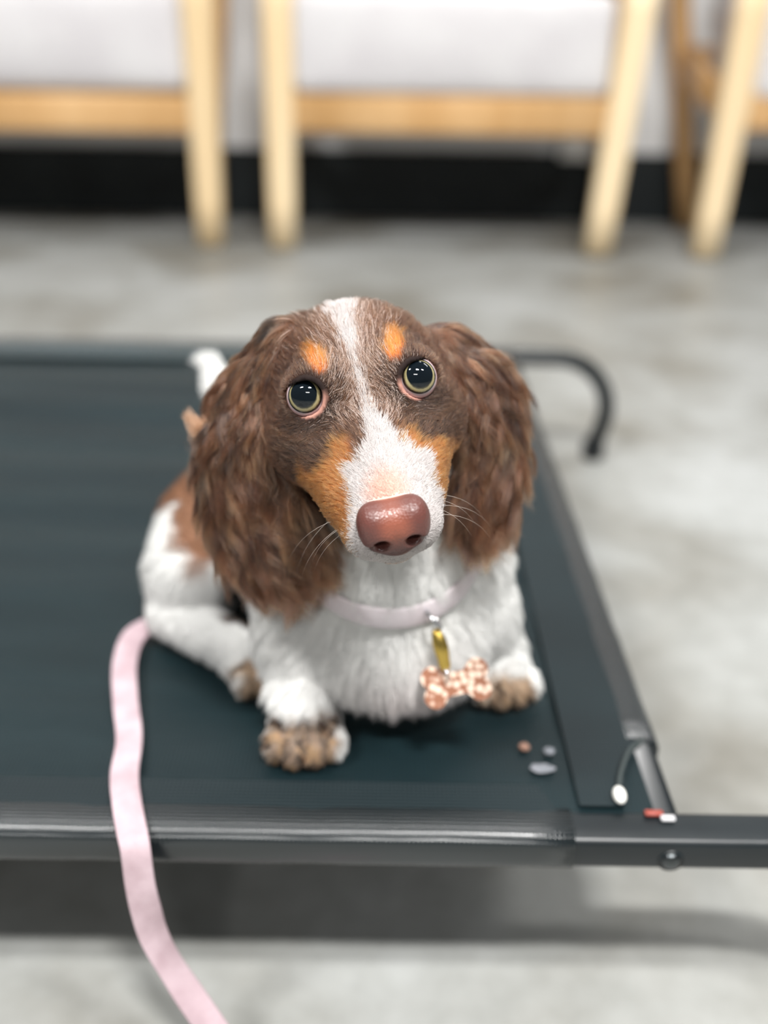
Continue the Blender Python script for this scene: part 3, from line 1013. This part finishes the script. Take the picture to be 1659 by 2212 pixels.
# no hair on lid rims and nose leather
keep = np.ones(NH, bool)
edist = np.full(NH, 1.0)
edir = np.zeros((NH, 3))
for sx, c, g in EYES:
    cw = hw(*c); gw = hv(*g); q = R - cw; h_ = q @ gw
    rv = q - h_[:, None] * gw
    rad = np.linalg.norm(rv, axis=1)
    on = (h_ > -0.004) & (np.linalg.norm(q, axis=1) < 0.022)
    up_ = (rv @ HU - 0.5 * (rv @ HF)) / np.maximum(rad, 1e-6)
    keep &= ~(on & (rad < np.where(up_ > 0.2, 0.0084, 0.0090)))
    edist = np.where(on, np.minimum(edist, rad), edist)
    k = on & (rad < 0.018)
    edir[k] = norm(rv[k])
nd = nose_sdf(R)
keep &= nd > 0.0003
keep &= R[:, 2] > Zc + 0.003

# combing
T = np.tile(np.array((0.0, 0.30, -1.0)), (NH, 1))
T[:, 0] += np.clip((R[:, 0] - 0.0) * 6, -0.5, 0.5)
back_ = (R[:, 1] > 0.49)
T[back_] = np.array((-0.25, 0.7, -0.6))
ln = np.full(NH, 0.012); lift = np.full(NH, 0.32); wav = np.full(NH, 0.03); clump = np.full(NH, 0.35); rad0 = np.full(NH, 0.000085); grav = np.full(NH, 0.25)
legz = R[:, 2] < Zc + 0.035
ln[legz] = 0.007
pawm = hD[3] < 0.0015
ln[pawm] = 0.0045; lift[pawm] = 0.4
chest = (~hhead) & (~hear) & (R[:, 1] < 0.43) & (R[:, 2] > 0.17)
ln[chest] = 0.014
# head
side = np.sign(Lm) * np.clip(np.abs(Lm) / 22, 0, 1)
hd = -HF[None] * 1.0 + HL[None] * (side * 0.45)[:, None]
lowside = np.clip((np.abs(Lm) - 10) / 14, 0, 1) * np.clip((8 - Um) / 16, 0, 1)
hd = hd - HU[None] * (lowside * 0.55)[:, None]
mz = (Fm > 42)
hd[mz] += (HL[None] * (side * 0.55)[:, None])[mz]
chin = (Um < -16) & (Fm > 30)
hd[chin] = (-HF[None] * 0.35 - HU[None] * 0.75 + HL[None] * (side * 0.5)[:, None])[chin]
hd += edir * 0.9
T = np.where(hhead[:, None], hd, T)
hl = np.interp(Fm, [-40, -15, 5, 25, 45, 65, 80], [0.014, 0.011, 0.0085, 0.0058, 0.0048, 0.0036, 0.0026])
hl = np.where(edist < 0.014, np.minimum(hl, 0.0036), hl)
ln = np.where(hhead, hl, ln)
lift = np.where(hhead, np.where(Fm > 40, 0.34, 0.26), lift)
wav = np.where(hhead, 0.035, wav); clump = np.where(hhead, 0.30, clump)
rad0 = np.where(hhead, np.where(Fm > -8, 0.000048, 0.00007), rad0); grav = np.where(hhead, 0.0, grav)
# ears
for path in (EAR_A_PATH, EAR_B_PATH):
    tt, tn, off, bd = path_field(R, path)
    k = hear & (bd < 0.032) & ((R[:, 0] < -0.02) == (path is EAR_A_PATH))
    ow = norm(off)
    T[k] = (tn * 1.0 + ow * (0.30 + 0.10 * tt)[:, None])[k]
    ln[k] = (0.012 + 0.013 * tt)[k] * (0.75 + 0.5 * rng.random(k.sum()))
    lift[k] = 0.22; wav[k] = 0.13; clump[k] = 0.64; rad0[k] = 0.00007; grav[k] = 0.22
    up_ = k & (tt < 0.22)
    ln[up_] *= 0.8; clump[up_] = 0.5; wav[up_] = 0.04
# a loose tuft on the outer edge of the right ear
tf = hear & (np.linalg.norm(R - np.array((-0.083, 0.402, 0.315)), axis=1) < 0.0055)
T[tf] = np.array((-1.0, 0.25, 0.35)); ln[tf] = 0.020; lift[tf] = 0.3; clump[tf] = 0.6; grav[tf] = 0.05
tt, tn, off, bd = path_field(R, TAIL)
k = (bd < 0.02) & (R[:, 1] > 0.60) & (tt > 0.12)
T[k] = (tn * 1.0 + norm(off) * 0.45 + np.array((0, 0, -0.25)))[k]
ln[k] = (0.011 + 0.008 * tt[k]); clump[k] = 0.6; grav[k] = 0.2; rad0[k] = 0.00011

T = T + rng.normal(0, 0.10, T.shape)
T = T - Nn * np.sum(T * Nn, axis=1)[:, None]
T = norm(T)
Bn = np.cross(Nn, T)
ln = ln * (0.7 + 0.5 * rng.random(NH))
K = 7
ts = np.linspace(0, 1, K)
ph = rng.random(NH) * 6.283
fr = 0.8 + 0.5 * rng.random(NH)

# clumps share their phase, so locks wave together
from mathutils import kdtree
cid = np.arange(NH)
for grp, frac in ((hear, 0.022), (~hear & ~hhead, 0.05), (hhead, 0.07)):
    gi = np.where(grp & keep)[0]
    cs = gi[rng.random(len(gi)) < frac]
    kd = kdtree.KDTree(len(cs))
    for i, q in enumerate(cs): kd.insert(R[q], i)
    kd.balance()
    cid[gi] = cs[[kd.find(p)[1] for p in R[gi]]]
ph = ph[cid] + rng.normal(0, 0.35, NH); fr = fr[cid]
# each lock leans its own way
lean = rng.normal(0, 1, NH)[cid]
leanamp = np.where(hear, 0.20, np.where(hhead, 0.12, 0.16))
T = norm(T + Bn * (lean * leanamp)[:, None])
liftl = lift * (1 + 0.5 * rng.normal(0, 1, NH)[cid] * np.where(hear, 0.6, 0.4))
PT = np.zeros((NH, K, 3))
for i, t in enumerate(ts):
    PT[:, i] = R - Nn * 0.0003 + (T * t * 0.96 + Nn * (liftl * (t * (1.6 - 0.9 * t)))[:, None]) * ln[:, None] \
        + Bn * (np.sin(6.283 * fr * t + ph) - np.sin(ph))[:, None] * (wav * ln * t ** 0.6)[:, None] \
        + np.array((0, 0, -1.0)) * (grav * ln * t * t)[:, None]
for i, t in enumerate(ts):
    PT[:, i] += (PT[cid, i] - PT[:, i]) * (clump * t ** 1.4)[:, None] * (np.linalg.norm(R[cid] - R, axis=1) < 0.012)[:, None]
# keep strands outside the skin and above the fabric
for i in range(1, K):
    q = PT[:, i]
    dd = grid_sdf(q)
    idx = np.where(dd < 0.0002)[0]
    q[idx] += Nn[idx] * np.minimum(0.0004 - dd[idx], 0.004)[:, None]
    q[:, 2] = np.maximum(q[:, 2], Zc + 0.001)

# hair colours
br = np.exp(rng.normal(0, 0.18, NH)) * np.exp(rng.normal(0, 1.0, NH)[cid] * np.where(hear, 0.50, 0.18))
lum = hcol.mean(axis=1)
whitish = lum > 0.45
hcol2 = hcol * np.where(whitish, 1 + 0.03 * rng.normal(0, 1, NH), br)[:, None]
pt = 0.36 * np.exp(-(Lm / 12.0) ** 2) * sstep(-44, -34, hs) * sstep(20, 12, hs) * hhead
tick = (rng.random(NH) < pt) & ~whitish
hcol2[tick] = np.array(lin(196, 180, 172)) * (0.75 + 0.4 * rng.random(tick.sum()))[:, None]
li = (rng.random(NH) < np.where(hear, 0.09, 0.06)) & ~whitish & ~tick
hcol2[li] = hcol2[li] * 0.45 + np.array(lin(188, 134, 92)) * 0.55
hcol2[tf] = np.array(lin(176, 130, 98))
hcol2 = np.clip(hcol2, 0.004, 0.93)


tipmix = np.where(hear, np.clip(rng.normal(0.10, 0.22, NH)[cid], 0, 0.8), np.where(hhead & ~whitish, 0.12, 0.0))


def hair_mat():
    mt = bpy.data.materials.new('puppy_hair'); mt.use_nodes = True
    nt = mt.node_tree; N = nt.nodes; L = nt.links
    N.remove(N['Principled BSDF'])
    hb = N.new('ShaderNodeBsdfHairPrincipled')
    hb.model = 'CHIANG'; hb.parametrization = 'COLOR'
    a = N.new('ShaderNodeAttribute'); a.attribute_name = 'coat'
    L.new(a.outputs['Color'], hb.inputs['Color'])
    hb.inputs['Roughness'].default_value = 0.38
    hb.inputs['Radial Roughness'].default_value = 0.55
    hb.inputs['Random Roughness'].default_value = 0.2
    pb = N.new('ShaderNodeBsdfPrincipled')
    pb.inputs['Roughness'].default_value = 0.6; pb.inputs['Specular IOR Level'].default_value = 0.2
    L.new(a.outputs['Color'], pb.inputs['Base Color'])
    bw = N.new('ShaderNodeRGBToBW'); mr = N.new('ShaderNodeMapRange'); mx = N.new('ShaderNodeMixShader')
    mr.inputs['From Min'].default_value = 0.18; mr.inputs['From Max'].default_value = 0.40
    L.new(a.outputs['Color'], bw.inputs[0]); L.new(bw.outputs[0], mr.inputs['Value']); L.new(mr.outputs[0], mx.inputs[0])
    L.new(hb.outputs[0], mx.inputs[1]); L.new(pb.outputs[0], mx.inputs[2])      # pale hair scatters evenly, dark hair glints
    L.new(mx.outputs[0], N['Material Output'].inputs['Surface'])
    return mt


M['hair'] = hair_mat()


M['fur_white'] = attr_mat('puppy_body_fur', 0.6, 0.25)


def hair_object(name, sel, label, parent, mat):
    idx = np.where(sel)[0]
    hc_ = bpy.data.hair_curves.new(name)
    hc_.add_curves([K] * len(idx))
    off = np.array(parent.location)
    hc_.attributes['position'].data.foreach_set('vector', (PT[idx] - off).astype(np.float32).ravel())
    ra = hc_.attributes.get('radius') or hc_.attributes.new('radius', 'FLOAT', 'POINT')
    rr0 = rad0[idx][:, None] * np.array([1.0, 1.0, 0.95, 0.85, 0.7, 0.5, 0.22])[None]
    ra.data.foreach_set('value', rr0.astype(np.float32).ravel())
    ca = hc_.attributes.new('coat', 'FLOAT_COLOR', 'POINT')
    tipw = (tipmix[idx][:, None] * ts[None] ** 2.2)[:, :, None]
    cc = hcol2[idx][:, None, :] * (1 - tipw) + np.array(lin(176, 126, 88)) * tipw
    ca.data.foreach_set('color', np.concatenate([cc, np.ones((len(idx), K, 1))], 2).astype(np.float32).ravel())
    o = bpy.data.objects.new(name, hc_)
    COL.objects.link(o)
    hc_.materials.append(mat)
    o.parent = parent
    return tag(o, label, kind='stuff')


hair_object('face_fur', keep & hhead, 'short brown fur with a white blaze and tan marks', puppy, M['hair'])
hair_object('ear_fur', keep & hear, 'long wavy brown hair on the ears', puppy, M['hair'])
hair_object('body_fur', keep & ~hhead & ~hear, 'white fur with brown patches', puppy, M['fur_white'])
print('HAIRS', NH)

# ---- whiskers
M['whisker'] = new_mat('whisker', lin(190, 180, 172), 0.4, 0.4)
wr = np.random.default_rng(5)
for sx in (-1, 1):
    for i in range(5):
        f0 = 66 - 4.5 * (i % 3) - 2 * wr.random(); u0 = -14.5 - 3.2 * (i // 3) - 1.5 * wr.random()
        root = np.array((sx * 16.0, f0, u0))
        d0 = np.array((sx * 1.0, -0.10 + 0.5 * wr.random(), -0.05 - 0.3 * wr.random()))
        d0 /= np.linalg.norm(d0)
        lw = 24 + 14 * wr.random()
        pts = []
        for t in np.linspace(0, 1, 9):
            q = root + d0 * lw * t * (1 - 0.25 * t) + np.array((0, -0.35, -0.75)) * lw * t * t
            pts.append(hw(*q))
        bm = sweep(pts, circle(1.0, 5), ups=[tuple(HF)] * 9, scale=[0.00008 * (1 - 0.85 * t) for t in np.linspace(0, 1, 9)])
        link('whisker', bm_mesh('whisker', bm), M['whisker'], puppy)


# ------------------------------------------------------------------ collar with tag
def trunk_sdf(P):
    D = np.full(len(P), 0.2)
    for q in BODY[:4] + [BODY[5], BODY[8]]:
        D = smin(D, q.d(P), q.k)
    return D


cc0 = np.array((0.001, 0.437, 0.252))
tilt = math.radians(29)
ex = np.array((1.0, 0.0, 0.0)); ey = np.array((0.0, -math.cos(tilt), -math.sin(tilt)))


def collar_at(th, off):
    dr = ex * math.sin(th) + ey * math.cos(th)
    rs = np.linspace(0.015, 0.10, 260)
    P = cc0 + dr[None] * rs[:, None]
    d = trunk_sdf(P)
    k = np.argmax(d > off)
    return P[k]


collar_pts = [collar_at(2 * math.pi * i / 72, 0.0045) for i in range(72)]
cpn = np.array(collar_pts)
for _ in range(2):
    cpn = (np.roll(cpn, 1, 0) + cpn * 2 + np.roll(cpn, -1, 0)) / 4
M['strap'] = noise_mat('white_strap', lin(196, 186, 190), lin(214, 206, 210), 40, rough=0.5, spec=0.4)
M['silver'] = new_mat('silver_metal', lin(200, 202, 205), 0.2, 0.5, 1.0)
M['gold'] = new_mat('gold_metal', lin(206, 176, 92), 0.28, 0.5, 1.0)
collar = empty('dog_collar', tuple(cc0), 'pale pinkish-white collar around the puppy neck with a bone-shaped tag', 'collar')
cn = cpn.mean(0)
bm = bmesh.new(); rings = []
axis = np.cross(ex, ey); axis = axis if axis[2] > 0 else -axis
for i in range(72):
    p = cpn[i]; o = p - cn; o -= axis * (o @ axis); o /= np.linalg.norm(o)
    o = grad(trunk_sdf, p[None])[0]
    tg = cpn[(i + 1) % 72] - cpn[i - 1]; tg /= np.linalg.norm(tg)
    wd = np.cross(tg, o); wd /= np.linalg.norm(wd); o = np.cross(wd, tg)
    rings.append([bm.verts.new(p + wd * a + o * b) for a, b in rrect(0.0125, 0.0022, 0.001, 2)])
kk = len(rings[0])
for i in range(72):
    for j in range(kk):
        bm.faces.new((rings[i][j], rings[i][(j + 1) % kk], rings[(i + 1) % 72][(j + 1) % kk], rings[(i + 1) % 72][j]))
link('strap', bm_mesh('strap', bm), M['strap'], collar)


def torus_mesh(name, c, n, R, r, k=28, mseg=8):
    n = Vector(n).normalized(); a = n.orthogonal().normalized(); b = n.cross(a)
    bm = bmesh.new(); rg = []
    for i in range(k):
        t = 2 * math.pi * i / k
        o = a * math.cos(t) + b * math.sin(t)
        rg.append([bm.verts.new(Vector(c) + o * (R + r * math.cos(2 * math.pi * j / mseg)) + n * (r * math.sin(2 * math.pi * j / mseg))) for j in range(mseg)])
    for i in range(k):
        for j in range(mseg):
            bm.faces.new((rg[i][j], rg[i][(j + 1) % mseg], rg[(i + 1) % k][(j + 1) % mseg], rg[(i + 1) % k][j]))
    return bm_mesh(name, bm)


RC = np.array((0.0250, 0.3885, 0.2240))
link('ring', torus_mesh('ring', RC, (0.75, 0.2, 0.6), 0.0058, 0.0009), M['silver'], collar)
# slim gold snap hook between ring and tag
hp = spline([RC + (0.001, -0.002, -0.005), (0.0285, 0.3835, 0.2120), (0.0305, 0.3815, 0.2040), (0.0315, 0.3805, 0.1990)], 12)
sk = [0.6, 0.8, 1.0, 1.1, 1.15, 1.15, 1.1, 1.0, 0.95, 0.95, 0.9, 0.8, 0.6]
tag(link('snap_hook', bm_mesh('snap_hook', sweep(hp, rrect(0.0062, 0.0036, 0.0016, 3), ups=[(0, -1, 0.2)] * 13, scale=sk)), M['gold'], collar), 'slim gold metal snap hook')
link('ring', torus_mesh('ring', (0.0320, 0.3800, 0.1975), (0.9, 0.1, 0.2), 0.0035, 0.0007), M['silver'], collar)
# bone-shaped tag, flat, with dotted pattern
def bone_tag():
    out = []
    n = 160
    for i in range(n):
        t = 2 * math.pi * i / n
        c, s_ = math.cos(t), math.sin(t)
        # union outline of two knob pairs and a bar, walked by ray casting from the centre
        r = 0.0
        for rr_ in np.linspace(0.001, 0.024, 240):
            x, y = rr_ * c, rr_ * s_
            ins = (abs(x) < 0.0125 and abs(y) < 0.0062) or any((x - a) ** 2 + (y - b) ** 2 < 0.0062 ** 2 for a in (-0.0122, 0.0122) for b in (-0.0052, 0.0052))
            if ins: r = rr_
        out.append((r * c * 0.92, r * s_ * 0.92))
    return out


TC = np.array((0.0370, 0.3790, 0.1925))
tx = np.array((0.965, -0.05, 0.30)); tx /= np.linalg.norm(tx)
tn_ = np.array((0.05, -0.80, 0.60)); tn_ -= tx * (tn_ @ tx); tn_ /= np.linalg.norm(tn_)
ty = np.cross(tn_, tx)
ol = bone_tag()
bm = bmesh.new()
fr_ = [bm.verts.new(TC + tx * a + ty * b + tn_ * 0.0012) for a, b in ol]
bk_ = [bm.verts.new(TC + tx * a + ty * b - tn_ * 0.0012) for a, b in ol]
bm.faces.new(fr_); bm.faces.new(bk_[::-1])
for i in range(len(ol)):
    bm.faces.new((fr_[i], bk_[i], bk_[(i + 1) % len(ol)], fr_[(i + 1) % len(ol)]))
mt = new_mat('rose_dotted_tag', lin(180, 120, 92), 0.35, 0.5)
nt, N, L, b = nodes(mt)
tc = N.new('ShaderNodeTexCoord'); vo = N.new('ShaderNodeTexVoronoi'); vo.inputs['Scale'].default_value = 260; vo.inputs['Randomness'].default_value = 0.7
cr = N.new('ShaderNodeValToRGB')
cr.color_ramp.elements[0].position = 0.40; cr.color_ramp.elements[0].color = (*lin(214, 190, 172), 1)
cr.color_ramp.elements[1].position = 0.58; cr.color_ramp.elements[1].color = (*lin(138, 92, 70), 1)
L.new(tc.outputs['Object'], vo.inputs['Vector']); L.new(vo.outputs['Distance'], cr.inputs['Fac']); L.new(cr.outputs['Color'], b.inputs['Base Color'])
tag(link('bone_tag', bm_mesh('bone_tag', bm), mt, collar, smooth=False), 'rose-coloured dotted bone-shaped tag')

# ------------------------------------------------------------------ leash
M['leash'] = noise_mat('pink_webbing', lin(166, 144, 150), lin(184, 164, 170), 60, rough=0.55, spec=0.35, bump=0.2, bscale=900)
lp = [(-0.110, 0.600, 0.1405), (-0.122, 0.560, 0.1400), (-0.134, 0.528, 0.1400), (-0.1444, 0.5049, 0.1410), (-0.1533, 0.4868, 0.1420), (-0.1519, 0.4584, 0.1420),
      (-0.1429, 0.4242, 0.1420), (-0.1334, 0.3936, 0.1420), (-0.1289, 0.3658, 0.1425), (-0.1231, 0.3468, 0.1430), (-0.1172, 0.3310, 0.1420),
      (-0.1135, 0.3220, 0.1385), (-0.1121, 0.3175, 0.1196), (-0.1105, 0.3160, 0.1031), (-0.1079, 0.3150, 0.0862), (-0.1008, 0.3120, 0.0682),
      (-0.0875, 0.3050, 0.0469), (-0.0713, 0.2950, 0.0262), (-0.0560, 0.2780, 0.0080), (-0.0380, 0.2550, 0.0030), (-0.005, 0.220, 0.0022)]
up0 = [(0, 0, 1)] * 10 + [(0, -0.4, 0.9), (0, -0.8, 0.6)] + [(0, -1, 0.15)] * 6 + [(0, -0.6, 0.8), (0, 0, 1), (0, 0, 1)]
tw0 = [0, 0, 0, 0.1, 0.25, 0.15, -0.1, -0.15, 0.1, 0.1, 0.05, 0.0, 0.1, 0.35, 0.75, 1.0, 0.55, 0.1, 0, 0, 0]
nL = 160
lpath = spline(lp, nL); lup = spline(up0, nL); ltw = [float(v[0]) for v in spline([(t, 0, 0) for t in tw0], nL)]
leash = empty('leash', (-0.13, 0.45, 0.138), 'thin pale pink ribbon leash trailing from behind the puppy over the cot edge', 'leash')
link('ribbon', bm_mesh('ribbon', sweep(lpath, rrect(0.0142, 0.0018, 0.0008, 2), ups=[tuple(v) for v in lup], twist=ltw)), M['leash'], leash)

# ------------------------------------------------------------------ crumbs on the fabric
def crumb(name, c, r, seed, mat, label, flat=0.6):
    bm = bmesh.new()
    bmesh.ops.create_icosphere(bm, subdivisions=3, radius=1.0)
    g = np.random.default_rng(seed)
    ks = g.normal(0, 1, (6, 3)); phs = g.random(6) * 6
    for v in bm.verts:
        q = np.array(v.co)
        k = 1 + 0.10 * sum(math.sin(q @ ks[i] * 2.2 + phs[i]) for i in range(6)) / 2
        v.co = Vector(q * k * np.array(r) * np.array((1, 1, flat)))
    lo_ = min(v.co.z for v in bm.verts)
    bmesh.ops.translate(bm, vec=(c[0], c[1], cot_z(c[0], c[1]) + 0.0005 - lo_), verts=bm.verts)
    o = link(name, bm_mesh(name, bm), mat)
    return tag(o, label, 'crumb')


M['crumb_a'] = noise_mat('tan_crumb', lin(122, 92, 78), lin(140, 108, 94), 300, rough=0.7)
M['crumb_b'] = noise_mat('pale_crumb', lin(104, 108, 114), lin(124, 126, 132), 300, rough=0.6)
crumb('crumb', (0.0762, 0.3935), (0.0030, 0.0030, 0.0030), 1, M['crumb_a'], 'small tan crumb lying on the cot right of the puppy')
crumb('crumb', (0.0893, 0.3912), (0.0031, 0.0030, 0.0026), 2, M['crumb_b'], 'small round whitish crumb on the cot, next to the hem')
crumb('crumb', (0.0838, 0.3785), (0.0062, 0.0034, 0.0012), 3, M['crumb_b'], 'flat elongated whitish flake on the cot, nearest the front rail')
bpy.context.view_layer.update()
